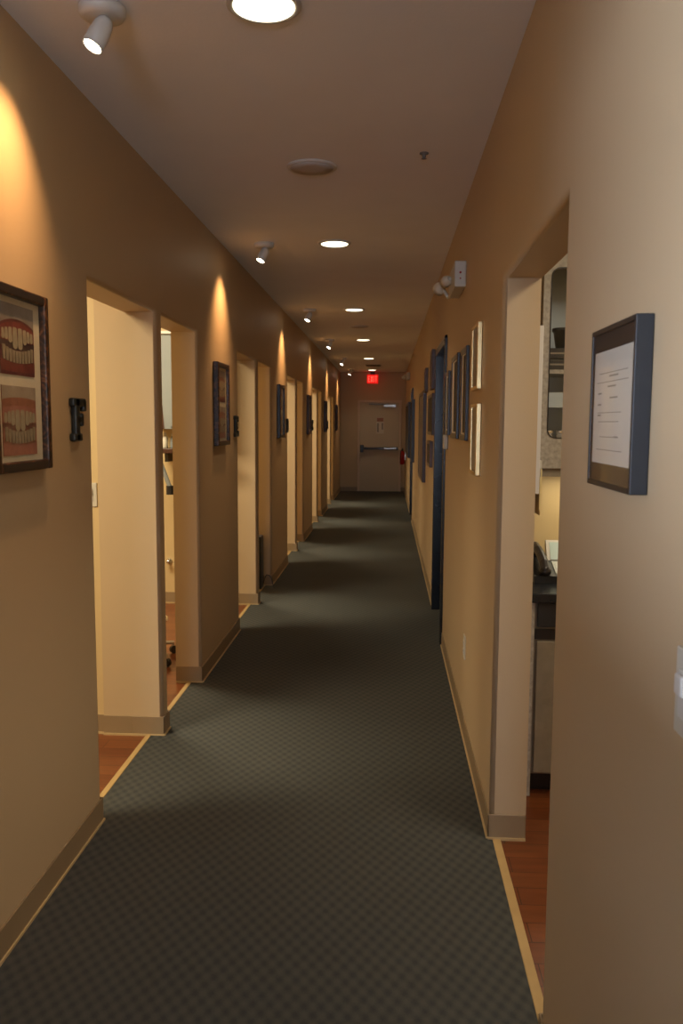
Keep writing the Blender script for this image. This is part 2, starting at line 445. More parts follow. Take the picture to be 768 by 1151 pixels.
n.box(-0.15, -0.115, YEND - 0.0188, YEND - 0.018, 1.42, 1.57, M['ink'])
tag(n.build('notice_sheet', origin=(-0.185, YEND - 0.0152, 1.515)), 'pale paper notice fixed on the upper half of the far exit door', 'notice')

# dark doors on the right wall --------------------------------------------
def dark_door(name, y0, y1, z1, cas=0.055):
    m = M['navy']
    s = MB(); s.box(XR + 0.075, XR + 0.115, y0 + 0.035, y1 - 0.035, 0.008, z1 - 0.035, m, 0.002)
    root = struct(s.build(name))
    f = MB()
    f.box(XR - 0.016, XR + 0.12, y1 - 0.035, y1 + 0.0, 0.004, z1, m, 0.003)
    f.box(XR - 0.016, XR + 0.12, y0, y0 + 0.035, 0.004, z1, m, 0.003)
    f.box(XR - 0.016, XR + 0.12, y0, y1, z1 - 0.035, z1, m, 0.003)
    f.box(XR - 0.016, XR, y0 - cas, y0, 0.004, z1 + cas * 0.4, m, 0.003)
    f.box(XR - 0.016, XR, y1, y1 + cas * 0.4, 0.004, z1 + cas * 0.4, m, 0.003)
    f.box(XR - 0.016, XR, y0 - cas, y1 + cas * 0.4, z1, z1 + cas * 0.4, m, 0.003)
    f.build('door_frame', root)
    k = MB(); k.tube((XR + 0.075, y0 + 0.11, 1.0), (XR + 0.03, y0 + 0.11, 1.0), 0.012, 0.012, M['steel'])
    k.box(XR + 0.022, XR + 0.036, y0 + 0.10, y0 + 0.22, 0.99, 1.012, M['steel'], 0.004)
    k.build('door_handle', root)
dark_door('door_2', 5.84, 6.97, 2.13)
dark_door('door_3', 13.45, 14.35, 2.10)

# ------------------------------------------------------------------ ceiling fittings
DL = [2.46, 5.57, 8.73, 11.83, 15.15, 18.38]
ords = ['nearest', 'second', 'third', 'fourth', 'fifth', 'farthest']
def downlight():
    t = thing('recessed_downlight', '', 'ceiling light', (-0.36, 0, HC))
    tr = MB(); prof = [(0.104, 0), (0.104, -0.003), (0.098, -0.008), (0.090, -0.006), (0.088, -0.001)]
    tr.lathe([(0.106, 0.0), (0.106, -0.004), (0.100, -0.009), (0.089, -0.009), (0.087, -0.004)], (0, 0, 0), M['white'], 40)
    tr.build('trim_ring', t)
    ln = MB(); ln.lathe([(0.086, -0.004), (0.086, -0.0095), (0.06, -0.013), (0.0, -0.015)], (0, 0, 0), M['lens'], 40)
    ln.build('lens', t)
    return t
d0 = downlight(); d0.location.y = DL[0]
d0['label'] = 'nearest lit round downlight, cut by the top of the frame'; d0['group'] = 'lit recessed downlights'
where = ['', 'second lit round downlight, beside the second spotlight and beyond the first speaker', 'third lit round downlight along the corridor ceiling',
         'fourth lit round downlight, just beyond the dark ceiling speaker', 'fifth lit round downlight, between fourth and last before the exit sign',
         'farthest lit round downlight, directly in front of the red exit sign']
for i in range(1, 6): dup(d0, (-0.36, DL[i], HC), where[i], 'lit recessed downlights')
for i, y in enumerate(DL):
    lamp('SPOT', 'downlight_lamp', (-0.36, y, HC - 0.03), 13, (1.0, 0.84, 0.62), spot_size=math.radians(118), spot_blend=0.9, shadow_soft_size=0.07)

def speaker():
    t = thing('ceiling_speaker', 'round grey ceiling speaker between the two nearest downlights', 'ceiling speaker', (-0.36, 3.95, HC), 'round ceiling speakers')
    a = MB(); a.lathe([(0.115, 0), (0.115, -0.004), (0.108, -0.009), (0.097, -0.008)], (0, 0, 0), M['white'], 40); a.build('trim_ring', t)
    b = MB(); b.lathe([(0.097, -0.0075), (0.097, -0.0095), (0.05, -0.0105), (0, -0.011)], (0, 0, 0), M['speaker_grille'], 40); b.build('grille', t)
    return t
sp = speaker()
dup(sp, (-0.36, 10.25, HC), 'small-looking round grey ceiling speaker between third and fourth downlights', 'round ceiling speakers')
v = MB(); v.box(-0.15, 0.15, -0.15, 0.15, -0.012, 0, M['vent'], 0.003)
for k in range(6): v.box(-0.13, 0.13, -0.13 + k * 0.048, -0.11 + k * 0.048, -0.018, -0.010, M['vent'])
o = v.build('ceiling_vent'); o.location = (-0.31, 16.95, HC); tag(o, 'dark square ceiling vent just before the farthest downlight', 'air vent')
s = MB(); s.lathe([(0.020, 0), (0.020, -0.004), (0.010, -0.008), (0.006, -0.022), (0.012, -0.024), (0, -0.026)], (0, 0, 0), M['vent'], 18)
o = s.build('sprinkler_head'); o.location = (0.142, 3.775, HC); tag(o, 'tiny grey sprinkler head alone on right side of near ceiling', 'sprinkler')

# track-style ceiling spots
SPY = [2.46, 5.57, 8.73, 11.83, 15.1, 18.2]
AIM = Vector((-0.36, -0.30, -0.88)).normalized()      # direction the heads look (left and down)
def spotlight():
    t = thing('ceiling_spotlight', '', 'spotlight', (-0.82, 0, HC))
    a = MB(); a.lathe([(0.066, 0), (0.066, -0.016), (0.060, -0.026), (0.048, -0.030), (0.0, -0.030)], (0, 0, 0), M['white'], 36)
    a.build('canopy', t)
    b = MB(); b.tube((0.004, -0.004, -0.028), (-0.004, -0.004, -0.075), 0.008, 0.008, M['white'], 14)
    b.box(-0.012, 0.010, -0.012, 0.012, -0.085, -0.062, M['white'], 0.004)
    b.build('swivel_arm', t)
    # head: a tapered cup aimed down at the wall
    c = Vector((0.014, 0.0, -0.030))
    hd = MB(); hd.lathe([(0.008, 0.0), (0.020, 0.006), (0.027, 0.025), (0.030, 0.055), (0.030, 0.098), (0.0265, 0.098), (0.0255, 0.092)], c, M['white'], 28, AIM)
    h = hd.build('lamp_head', t)
    ln = MB(); ln.lathe([(0.0255, 0.090), (0.0255, 0.0955), (0.015, 0.0975), (0.0, 0.098)], c, M['bulb'], 24, AIM); ln.build('lens', h)
    return t
s0 = spotlight(); s0.location.y = SPY[0]
s0['label'] = 'large-looking white ceiling spotlight at top left, nearest the viewer'; s0['group'] = 'white ceiling spotlights aimed at the left wall'
slab = ['', 'second white ceiling spotlight, left of the second downlight', 'third white ceiling spotlight along the left ceiling',
        'fourth white ceiling spotlight along the left ceiling', 'fifth white ceiling spotlight, next to last before the end wall',
        'farthest ceiling spotlight, a bright dot left of the exit sign']
for i in range(1, 6): dup(s0, (-0.82, SPY[i], HC), slab[i], 'white ceiling spotlights aimed at the left wall')
for i, y in enumerate(SPY):
    p = Vector((-0.82 + 0.014, y, HC - 0.030)) + AIM * 0.104
    lamp('SPOT', 'spotlight_lamp', p, 32, (1.0, 0.55, 0.24), spot_size=math.radians(84), spot_blend=1.0, shadow_soft_size=0.02, aim=p + Vector((-0.30, -0.02, -0.50)))

# exit sign
t = thing('exit_sign', 'red lit EXIT sign hanging from ceiling above the far door', 'exit sign', (-0.36, 19.0, 2.45))
b = MB(); b.box(-0.125, 0.125, 0.0, 0.05, 0, 0.20, M['exit_red'], 0.004); b.box(-0.05, 0.05, 0.005, 0.045, 0.20, HC - 2.45, M['darkbrown']); b.build('housing', t)
def strokes(mb, ch, x, z, w, hh, y0, y1, m, sw=0.011):
    if ch == 'E':
        mb.box(x, x + sw, y0, y1, z, z + hh, m)
        for zz in (z, z + hh / 2 - sw / 2, z + hh - sw): mb.box(x, x + w, y0, y1, zz, zz + sw, m)
    if ch == 'I': mb.box(x + w / 2 - sw / 2, x + w / 2 + sw / 2, y0, y1, z, z + hh, m)
    if ch == 'T':
        mb.box(x + w / 2 - sw / 2, x + w / 2 + sw / 2, y0, y1, z, z + hh, m); mb.box(x, x + w, y0, y1, z + hh - sw, z + hh, m)
    if ch == 'X':
        mb.prism([(x, z), (x + sw * 1.3, z), (x + w, z + hh), (x + w - sw * 1.3, z + hh)], 'y', y0, y1, m)
        mb.prism([(x + w, z), (x + w - sw * 1.3, z), (x, z + hh), (x + sw * 1.3, z + hh)], 'y', y0 - 0.0005, y1, m)
l = MB(); x = -0.100
for ch, w in (('E', 0.042), ('X', 0.050), ('I', 0.022), ('T', 0.046)):
    strokes(l, ch, x, 0.035, w, 0.13, -0.004, 0.0, M['exit_letter']); x += w + 0.013
l.build('lettering', t)

# emergency light units on the right wall
def emergency(loc, label, sc=1.0):
    t = thing('emergency_light', label, 'emergency light', loc, 'emergency light units on the right wall')
    b = MB(); b.box(-0.060, 0, 0, 0.42, -0.065, 0.068, M['offwhite'], 0.006); b.build('housing', t)
    i = MB(); i.ball((-0.030, 0.0, 0.008), 0.006, M['red'], 10); i.ball((-0.030, 0.0, -0.022), 0.004, M['red'], 8); i.build('indicator', t)
    for (y, x, z, rr) in ((0.24, -0.076, 0.012, 0.030), (0.47, -0.098, 0.010, 0.036)):
        hd = MB(); ax = (-0.45, 0.80, -0.35)
        if y < 0.3: hd.tube((-0.055, y, z), (x, y, z), 0.012, 0.012, M['offwhite'], 14)
        else: hd.path([(-0.03, 0.415, -0.045), (-0.06, y, -0.050), (x, y, z)], 0.010, M['offwhite'])
        hd.lathe([(0.014, -0.012), (rr * 0.8, 0.0), (rr, 0.012), (rr, 0.040), (rr * 0.85, 0.038)], (x, y, z), M['offwhite'], 24, ax)
        p = hd.build('lamp_head', t)
        ln = MB(); ln.lathe([(rr * 0.85, 0.036), (rr * 0.8, 0.040), (0, 0.041)], (x, y, z), M['dialogue'], 20, ax); ln.build('lens', p)
    return t
emergency((XR, 4.47, 2.325), 'white twin-head emergency light high on the near right wall')
emergency((XR, 15.8, 2.44), 'small distant emergency light high on right wall near the exit')

# ------------------------------------------------------------------ left wall: teeth pictures and letters
def teeth_print(z0, z1, y0, y1, x, kind, seedn):
    """a printed close-up of teeth on a sheet facing +X"""
    rnd = random.Random(seedn)
    W, H = (y1 - y0), (z1 - z0); X = x + 0.002; lay = [0]
    mb = MB(); mb.box(x, X, y0, y1, z0, z1, M['lip'] if kind == 0 else M['gum_pink'])
    P = lambda u, v: (y0 + W * min(max(u, 0.0), 1.0), z0 + H * min(max(v, 0.0), 1.0))
    def poly(pts, m):
        lay[0] += 1
        q = []
        for p in [P(*p) for p in pts]:
            if not q or (p[0] - q[-1][0]) ** 2 + (p[1] - q[-1][1]) ** 2 > 1e-9: q.append(p)
        if (q[0][0] - q[-1][0]) ** 2 + (q[0][1] - q[-1][1]) ** 2 < 1e-9: q.pop()
        mb.prism(q, 'x', X, X + 0.00012 * lay[0], m)
    def band(va, vb, ca, cb, m, n=14):
        """full-width band between two curves v = v0 + c*(2u-1)^2"""
        t = [i / n for i in range(n + 1)]
        poly([(u, va + ca * (2 * u - 1) ** 2) for u in t] + [(u, vb + cb * (2 * u - 1) ** 2) for u in reversed(t)], m)
    if kind == 0:
        band(0.80, 1.0, -0.10, 0.0, M['photo_grey']); band(0.50, 0.76, -0.04, -0.10, M['gum']); band(0.36, 0.46, 0.05, 0.02, M['photo_dark'])
        band(0.04, 0.17, 0.02, 0.04, M['gum'])
    else:
        band(0.84, 1.0, -0.04, 0.0, M['photo_pale']); band(0.62, 0.72, -0.02, -0.04, M['lip_pink']); band(0.35, 0.45, 0.05, 0.02, M['photo_brown'])
        band(0.0, 0.14, 0.0, 0.05, M['lip_pink'])
    up = [(.09, .15), (.10, .17), (.12, .22), (.15, .31), (.15, .31), (.12, .22), (.10, .17), (.09, .15)]
    u = 0.5 - sum(w for w, _ in up) / 2
    top = 0.68 if kind == 0 else 0.66
    for (w, hh) in up:
        tt = top - 0.06 * ((u + w / 2 - 0.5) * 2) ** 2; n = 8
        pts = [(u + w * 0.12, tt - 0.02), (u + w * 0.3, tt), (u + w * 0.7, tt), (u + w * 0.88, tt - 0.02)]
        pts += [(u + w * (0.5 + 0.46 * math.cos(a)), tt - hh * (0.80 + 0.20 * math.sin(a))) for a in [PI * j / n for j in range(n + 1)]]
        poly(pts, M['tooth']); u += w
    lw = [.09, .09, .095, .09, .085, .085, .09, .095, .09, .09]; u = 0.5 - sum(lw) / 2
    for w in lw:
        c = ((u + w / 2 - 0.5) * 2) ** 2; zb = 0.17 + 0.06 * c; zt = 0.345 + 0.10 * c
        poly([(u + w * 0.16, zb), (u + w * 0.84, zb), (u + w * 0.95, zt - 0.01), (u + w * 0.8, zt), (u + w * 0.2, zt), (u + w * 0.05, zt - 0.01)], M['tooth_low']); u += w
    return mb

FY = [2.235, 5.25, 8.28, 11.29, 14.33, 17.40]
flabels = ['large burl-wood framed pair of teeth photographs at left edge, nearest the viewer',
           'burl-wood framed picture beside the dark letter E, second along the left wall',
           'black framed picture, third along the left wall between doorway pairs',
           'dark framed picture, fourth along the left wall',
           'dark framed picture, fifth along the left wall',
           'farthest dark framed picture on left wall, by the end wall']
for i, y0 in enumerate(FY):
    w, z0, z1 = 0.38, 1.405, 1.935
    m = M['burl'] if i in (0, 1) else (M['blackwood'] if i == 2 else M['darkbrown'])
    t = thing('picture_frame', flabels[i], 'framed picture', (XL, y0 + w / 2, z0), 'framed pictures along the left wall')
    dd = 0.036; r = 0.030; a, b, H = -w / 2, w / 2, z1 - z0
    f = MB()
    ft = M['blackwood'] if i < 3 else m
    for (ya, yb, za, zb, mm) in ((a, a + r, 0, H, m), (b - r, b, 0, H, m), (a + r, b - r, 0, r, ft), (a + r, b - r, H - r, H, ft)):
        f.box(0.001, dd, ya, yb, za, zb, mm, 0.005)
    f.build('frame', t)
    g = MB(); g.box(0.001, 0.015, a + 0.02, b - 0.02, 0.02, H - 0.02, M['mat_board'] if i < 2 or i == 2 else M['mat_dark']); g.build('mat_board', t)
    zs = [(0.048, H / 2 - 0.016), (H / 2 + 0.016, H - 0.048)]
    for j, (za, zb) in enumerate(zs):
        teeth_print(za, zb, a + r + 0.047, b - r - 0.047, 0.0150, 1 - j, i * 7 + j).build('photograph', t)
    gl = MB(); gl.box(0.023, 0.0242, a + r - 0.004, b - r + 0.004, r - 0.004, H - r + 0.004, M['glass']); gl.build('glass', t)

def letter(ch, loc, label):
    """painted wooden slab-serif letter on the wall; reading direction runs along +Y"""
    m = M['teal_black']; mb = MB(); x0, x1, B = 0.001, 0.022, 0.006
    S = 0.150
    def bx(y0, y1, z0, z1): mb.box(x0, x1, y0, y1, z0, z1, m, B)
    if ch in 'EF':
        bx(0.018, 0.056, 0.0, S)
        bx(0.000, 0.118, S - 0.030, S); bx(0.092, 0.122, S - 0.046, S - 0.004)
        bx(0.030, 0.082, 0.062, 0.088); bx(0.070, 0.094, 0.052, 0.098)
        if ch == 'F': bx(0.0, 0.078, 0.0, 0.028)
        else: bx(0.0, 0.118, 0.0, 0.030); bx(0.092, 0.122, 0.004, 0.046)
    elif ch in 'DB':
        bx(0.015, 0.048, 0.0, S); bx(0.0, 0.095, S - 0.026, S); bx(0.0, 0.095, 0, 0.026)
        if ch == 'D':
            bx(0.085, 0.118, 0.018, S - 0.018)
        else:
            bx(0.082, 0.112, 0.014, 0.068); bx(0.078, 0.108, 0.082, S - 0.014); bx(0.04, 0.095, 0.063, 0.087)
    elif ch == 'C':
        bx(0.0, 0.034, 0.022, S - 0.022); bx(0.015, 0.110, S - 0.028, S); bx(0.015, 0.110, 0, 0.028)
        bx(0.088, 0.118, S - 0.050, S - 0.008); bx(0.088, 0.118, 0.008, 0.045)
    o = mb.build('wall_letter'); o.location = loc
    tag(o, label, 'wall letter', 'bay letters on the left wall')
letter('F', (XL, 2.845, 1.484), 'black slab-serif letter F beside the nearest left doorway')
letter('E', (XL, 5.925, 1.452), 'black letter E between the second framed picture and a doorway')
letter('D', (XL, 8.99, 1.452), 'small distant black letter, next beyond the letter E')
letter('C', (XL, 12.03, 1.452), 'tiny distant black letter, past the fourth left picture frame')
letter('B', (XL, 15.05, 1.452), 'farthest tiny black letter on the left wall')

# light switch on the bay partition
def plate(name, label, cat, loc, axis, toggle=True, outlet=False, w=0.07, hh=0.116):
    t = thing(name, label, cat, loc)
    def bx(mb, u0, u1, d0, d1, z0, z1, m, bev=0.0015):
        if axis == '-y': mb.box(u0, u1, -d1, -d0, z0, z1, m, bev)
        elif axis == '-x': mb.box(-d1, -d0, u0, u1, z0, z1, m, bev)
    a = MB(); bx(a, -w / 2, w / 2, 0, 0.006, -hh / 2, hh / 2, M['offwhite'], 0.002); a.build('cover_plate', t)
    if toggle:
        b = MB(); bx(b, -0.016, 0.016, 0.006, 0.009, -0.032, 0.032, M['white']); bx(b, -0.013, 0.013, 0.008, 0.016, 0.0, 0.028, M['white'], 0.003); b.build('rocker', t)
    if outlet:
        for z in (-0.02, 0.02):
            b = MB(); bx(b, -0.017, 0.017, 0.006, 0.0085, z - 0.014, z + 0.014, M['white'], 0.003)
            bx(b, -0.008, -0.005, 0.0084, 0.0088, z - 0.005, z + 0.006, M['black'], 0); bx(b, 0.005, 0.008, 0.0084, 0.0088, z - 0.005, z + 0.006, M['black'], 0)
            b.build('socket', t)
    return t
plate('light_switch', 'cream light switch on side wall inside the nearest left doorway', 'light switch', (-1.445, 3.987, 1.20), '-y')
plate('light_switch', 'white light switch cut by the right edge of the frame', 'light switch', (XR, 1.083, 1.20), '-x')
plate('wall_outlet', 'small white power outlet low on the right wall', 'outlet', (XR, 4.12, 0.445), '-x', toggle=False, outlet=True, w=0.075)

# ------------------------------------------------------------------ right wall pictures
# framed certificate
y0, y1, z0, z1 = 1.292, 1.565, 1.444, 1.716
t = thing('certificate_frame', 'black framed certificate with dark mat on the near right wall', 'framed certificate', (XR, (y0 + y1) / 2, z0))
a, b, H = y0 - (y0 + y1) / 2, y1 - (y0 + y1) / 2, z1 - z0
f = MB(); r = 0.009
for (ya, yb, za, zb) in ((a, a + r, 0, H), (b - r, b, 0, H), (a + r, b - r, 0, r), (a + r, b - r, H - r, H)): f.box(-0.028, -0.0005, ya, yb, za, zb, M['frame_black'], 0.0015)
f.build('frame', t)
g = MB(); g.box(-0.0235, -0.001, a + r - 0.002, b - r + 0.002, r - 0.002, H - r + 0.002, M['mat_dark']); g.build('mat_board', t)
p = MB(); ya, yb, za, zb = a + 0.016, b - 0.020, 0.040, H - 0.040
p.box(-0.0247, -0.0235, ya, yb, za, zb, M['paper'])
ph, pw = zb - za, yb - ya
for (fz, u0, u1) in ((.80, .12, .86), (.72, .10, .92), (.45, .25, .88), (.37, .30, .85), (.235, .35, .80), (.12, .20, .88)):
    p.box(-0.0249, -0.0247, ya + pw * u0, ya + pw * u1, za + ph * fz, za + ph * (fz + 0.007), M['ink'])
for (fz, u0, u1) in ((.765, .35, .58), (.675, .40, .62), (.575, .35, .55), (.62, .78, .88), (.52, .78, .88), (.425, .78, .88), (.235, .30, .42)):
    p.box(-0.0249, -0.0247, ya + pw * u0, ya + pw * u1, za + ph * fz, za + ph * (fz + 0.014), M['ink'])
p.build('certificate', t)
gl = MB(); gl.box(-0.0270, -0.0262, a + r - 0.003, b - r + 0.003, r - 0.003, H - r + 0.003, M['glass']); gl.build('glass', t)

def plaque(label, y0, y1, z0, z1, dd, fm, pm, name='wall_plaque', cat='plaque', group=None, r=0.02, matm=None, split=None, glassy=False):
    t = thing(name, label, cat, (XR, (y0 + y1) / 2, z0), group)
    w = y1 - y0; a, b, H = -w / 2, w / 2, z1 - z0
    f = MB()
    for (ya, yb, za, zb) in ((a, a + r, 0, H), (b - r, b, 0, H), (a + r, b - r, 0, r), (a + r, b - r, H - r, H)): f.box(-dd, -0.0005, ya, yb, za, zb, fm, 0.003)
    f.build('frame', t)
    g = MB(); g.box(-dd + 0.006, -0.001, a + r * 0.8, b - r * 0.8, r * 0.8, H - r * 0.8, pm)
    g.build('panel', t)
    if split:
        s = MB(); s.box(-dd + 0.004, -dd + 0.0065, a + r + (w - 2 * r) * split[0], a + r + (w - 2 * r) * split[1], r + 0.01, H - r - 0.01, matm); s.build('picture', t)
    if glassy:
        q = MB(); q.box(-dd + 0.0015, -dd + 0.0025, a + r - 0.002, b - r + 0.002, r - 0.002, H - r + 0.002, M['glass']); q.build('glass', t)
    return t
plaque('gold framed plaque with bronze face, upper of the gold pair', 3.63, 3.89, 1.70, 1.985, 0.022, M['gold'], M['gold_panel'], group='gold plaques on the right wall', split=(0.15, 0.85), matm=M['laminate'], r=0.016)
plaque('gold framed plaque with bright edge, lower of the gold pair', 3.61, 3.87, 1.33, 1.640, 0.022, M['gold'], M['gold_panel'], group='gold plaques on the right wall', split=(0.15, 0.85), matm=M['laminate'], r=0.016)
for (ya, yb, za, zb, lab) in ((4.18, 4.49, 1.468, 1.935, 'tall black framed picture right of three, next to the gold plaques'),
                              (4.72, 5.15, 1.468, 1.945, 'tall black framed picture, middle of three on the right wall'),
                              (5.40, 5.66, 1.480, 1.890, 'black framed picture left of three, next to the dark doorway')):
    plaque(lab, ya, yb, za, zb, 0.018, M['blackwood'], M['bright_strip'], 'picture_frame', 'framed picture', 'black frames on the right wall', r=0.03, matm=M['mat_dark'], split=(0.0, 0.58))  # bare white panel stands in for the bright strip at the far side
t = thing('thermostat', 'small white thermostat under the black frames beside the dark doorway', 'thermostat', (XR, 5.62, 1.385))
b = MB(); b.box(-0.028, 0, -0.06, 0.06, 0, 0.095, M['offwhite'], 0.008); b.build('housing', t)
b = MB(); b.box(-0.030, -0.028, -0.03, 0.03, 0.04, 0.075, M['dialogue']); b.build('display', t)
gp = 'dark wall plaques past the dark doorway'
plaque('brown plaque high beyond the dark doorway, nearest of the upper ones', 7.25, 7.57, 1.85, 2.185, 0.03, M['darkbrown'], M['darkbrown'], group=gp, r=0.03)
plaque('second upper brown plaque, behind the nearest upper one', 8.50, 8.78, 1.87, 2.11, 0.03, M['darkbrown'], M['darkbrown'], group=gp, r=0.03)
plaque('brown plaque at eye level just beyond the dark doorway', 7.12, 7.86, 1.455, 1.81, 0.03, M['darkbrown'], M['mat_dark'], group=gp, r=0.03)
plaque('small brown plaque low beyond the dark doorway, lowest of its column', 7.40, 7.93, 1.17, 1.40, 0.03, M['darkbrown'], M['mat_dark'], group=gp, r=0.03)
plaque('tall plum-coloured panel hanging between brown plaques and big black board', 8.80, 10.05, 0.94, 1.90, 0.035, M['purple'], M['purple'], 'wall_panel', 'wall panel', r=0.04)
plaque('big black board on the right wall before the far dark door', 12.55, 13.25, 0.98, 1.92, 0.05, M['black'], M['mat_dark'], 'display_board', 'board', 'black boards near the corridor end', r=0.04)
plaque('big black board on the right wall beyond the far dark door', 14.7, 16.7, 0.96, 1.93, 0.05, M['black'], M['mat_dark'], 'display_board', 'board', 'black boards near the corridor end', r=0.04)

# fire extinguisher near the end
t = thing('fire_extinguisher', 'red fire extinguisher hung on the right wall beside the far door', 'fire extinguisher', (XR - 0.075, 18.6, 0.66))
b = MB(); b.lathe([(0.040, 0), (0.055, 0.01), (0.055, 0.24), (0.045, 0.275), (0.020, 0.295), (0.018, 0.31)], (0, 0, 0), M['red'], 24); b.build('cylinder', t)
b = MB(); b.tube((0, 0, 0.30), (0, 0, 0.33), 0.02, 0.016, M['black'], 14); b.box(-0.015, 0.015, -0.09, 0.03, 0.33, 0.345, M['black'], 0.004); b.box(-0.012, 0.012, -0.08, 0.0, 0.352, 0.362, M['black'], 0.003); b.box(-0.01, 0.01, 0.0, 0.025, 0.33, 0.36, M['black'], 0.003); b.build('valve_handle', t)
b = MB(); b.path([(0, -0.02, 0.32), (-0.04, -0.06, 0.30), (-0.05, -0.06, 0.15), (-0.045, -0.055, 0.06)], 0.008, M['black']); b.build('hose', t)
b = MB(); b.box(0.05, 0.0745, -0.03, 0.03, 0.10, 0.28, M['steel'], 0.003); b.build('wall_bracket', t)

# ------------------------------------------------------------------ things in the doorways and bays
# black box with cable at the second left doorway pair
t = thing('black_speaker_box', 'slim dark box standing on the floor in the fourth left doorway', 'speaker', (-1.215, 7.72, 0))
b = MB(); b.box(-0.10, 0.045, -0.07, 0.10, 0.0, 0.50, M['slate'], 0.008); b.build('cabinet', t)
b = MB(); b.box(-0.09, 0.035, -0.076, -0.068, 0.03, 0.48, M['black'], 0.002); b.build('grille', t)
pts = []
for k in range(11):
    a = PI * k / 10; pts.append((-1.165 + 0.085 * (k / 10), 7.80 - 0.0 * k, 0.06 + 0.09 * math.sin(a)))
pts = [(-1.160, 7.72, 0.05), (-1.145, 7.715, 0.10), (-1.125, 7.71, 0.135), (-1.100, 7.71, 0.130), (-1.08, 7.71, 0.10), (-1.068, 7.71, 0.05), (-1.062, 7.73, 0.012), (-1.07, 7.80, 0.010)]
b = MB(); b.path(pts, 0.004, M['black'], 8); tag(b.build('power_cable', origin=(-1.10, 7.71, 0.01)), 'thin black cable looping out of the fourth left doorway', 'cable')

# rolling stool in the second bay
t = thing('rolling_stool', 'chrome rolling stool seen through the second left doorway', 'stool', (-1.63, 5.28, 0))
b = MB(); b.lathe([(0.17, 0.50), (0.185, 0.515), (0.185, 0.55), (0.17, 0.57), (0.0, 0.578)], (0, 0, 0), M['seat_vinyl'], 32); b.build('seat', t)
b = MB(); b.tube((0, 0, 0.10), (0, 0, 0.50), 0.022, 0.022, M['chrome'], 16); b.build('column', t)
b = MB()
R, n = 0.20, 36
for k in range(n):
    a0, a1 = 2 * PI * k / n, 2 * PI * (k + 1) / n
    b.tube((R * math.cos(a0), R * math.sin(a0), 0.27), (R * math.cos(a1), R * math.sin(a1), 0.27), 0.008, 0.008, M['chrome'], 8)
for k in range(3):
    a0 = 2 * PI * k / 3; b.tube((0, 0, 0.24), (R * math.cos(a0), R * math.sin(a0), 0.27), 0.006, 0.006, M['chrome'], 8)
b.build('foot_ring', t)
for k in range(5):
    a0 = 2 * PI * k / 5 + 0.75; ca, sa = math.cos(a0), math.sin(a0)
    b = MB(); b.tube((0, 0, 0.11), (0.27 * ca, 0.27 * sa, 0.075), 0.018, 0.012, M['steel'], 12); lg = b.build('leg', t)
    b = MB(); b.tube((0.27 * ca - 0.012 * sa, 0.27 * sa + 0.012 * ca, 0.028), (0.27 * ca + 0.012 * sa, 0.27 * sa - 0.012 * ca, 0.028), 0.027, 0.027, M['black'], 16)
    b.box(0.27 * ca - 0.006, 0.27 * ca + 0.006, 0.27 * sa - 0.006, 0.27 * sa + 0.006, 0.03, 0.08, M['steel']); b.build('castor', lg)

# wall cabinet, shelf and bottles on the far partition of the second bay (only a sliver shows)
YP = 3.975 + PER                          # near face of the far partition of that bay
YPB = YP + 0.012
t = thing('bay_wall_cabinet', 'pale blue-grey wall cabinet glimpsed through the second left doorway', 'cabinet', (-1.62, YPB, 1.50))
b = MB(); b.prism([(-0.20, 0.0), (0.24, 0.0), (0.24, 0.76), (-0.26, 0.76)], 'y', -0.26, -0.001, M['bluegrey']); b.build('body', t)
b = MB(); b.prism([(-0.15, 0.02), (0.22, 0.02), (0.22, 0.73), (-0.20, 0.73)], 'y', -0.275, -0.26, M['bluegrey'])
b.build('door', t)
b = MB(); b.prism([(-0.202, 0.0), (-0.262, 0.76), (-0.295, 0.76), (-0.295, 0.0)], 'y', -0.25, -0.001, M['darkbrown']); b.build('shade_wedge', t)  # dark wedge standing in for the shadow left of the cabinet
b = MB(); b.box(-0.27, 0.24, -0.285, -0.001, 0.76, 0.785, M['white'], 0.004); b.build('top_edge', t)
t = thing('bay_shelf', 'dark shelf under blue-grey cabinet through the second left doorway', 'shelf', (-1.64, YPB, 1.27))
b = MB(); b.box(-0.26, 0.26, -0.24, -0.001, 0.03, 0.07, M['darkbrown'], 0.004); b.build('board', t)
for xb in (-0.20, 0.17):
    b = MB(); b.box(xb, xb + 0.03, -0.20, -0.001, -0.04, 0.03, M['bronze'], 0.003); b.build('bracket', t)
def bottle(loc, m, label, r=0.024, hh=0.13):
    t = thing('bottle', label, 'bottle', loc)
    b = MB(); b.lathe([(r * 0.9, 0), (r, 0.005), (r, hh * 0.7), (r * 0.5, hh * 0.82), (r * 0.45, hh * 0.85)], (0, 0, 0), m, 20); b.build('body', t)
    b = MB(); b.tube((0, 0, hh * 0.85), (0, 0, hh), r * 0.5, r * 0.5, M['white'], 14); b.build('cap', t)
bottle((-1.845, YPB - 0.16, 1.34), M['offwhite'], 'white bottle at the left end of the shelf behind second doorway')
bottle((-1.785, YPB - 0.14, 1.34), M['bluegrey'], 'grey bottle beside the white one on the shelf behind second doorway', 0.022, 0.12)
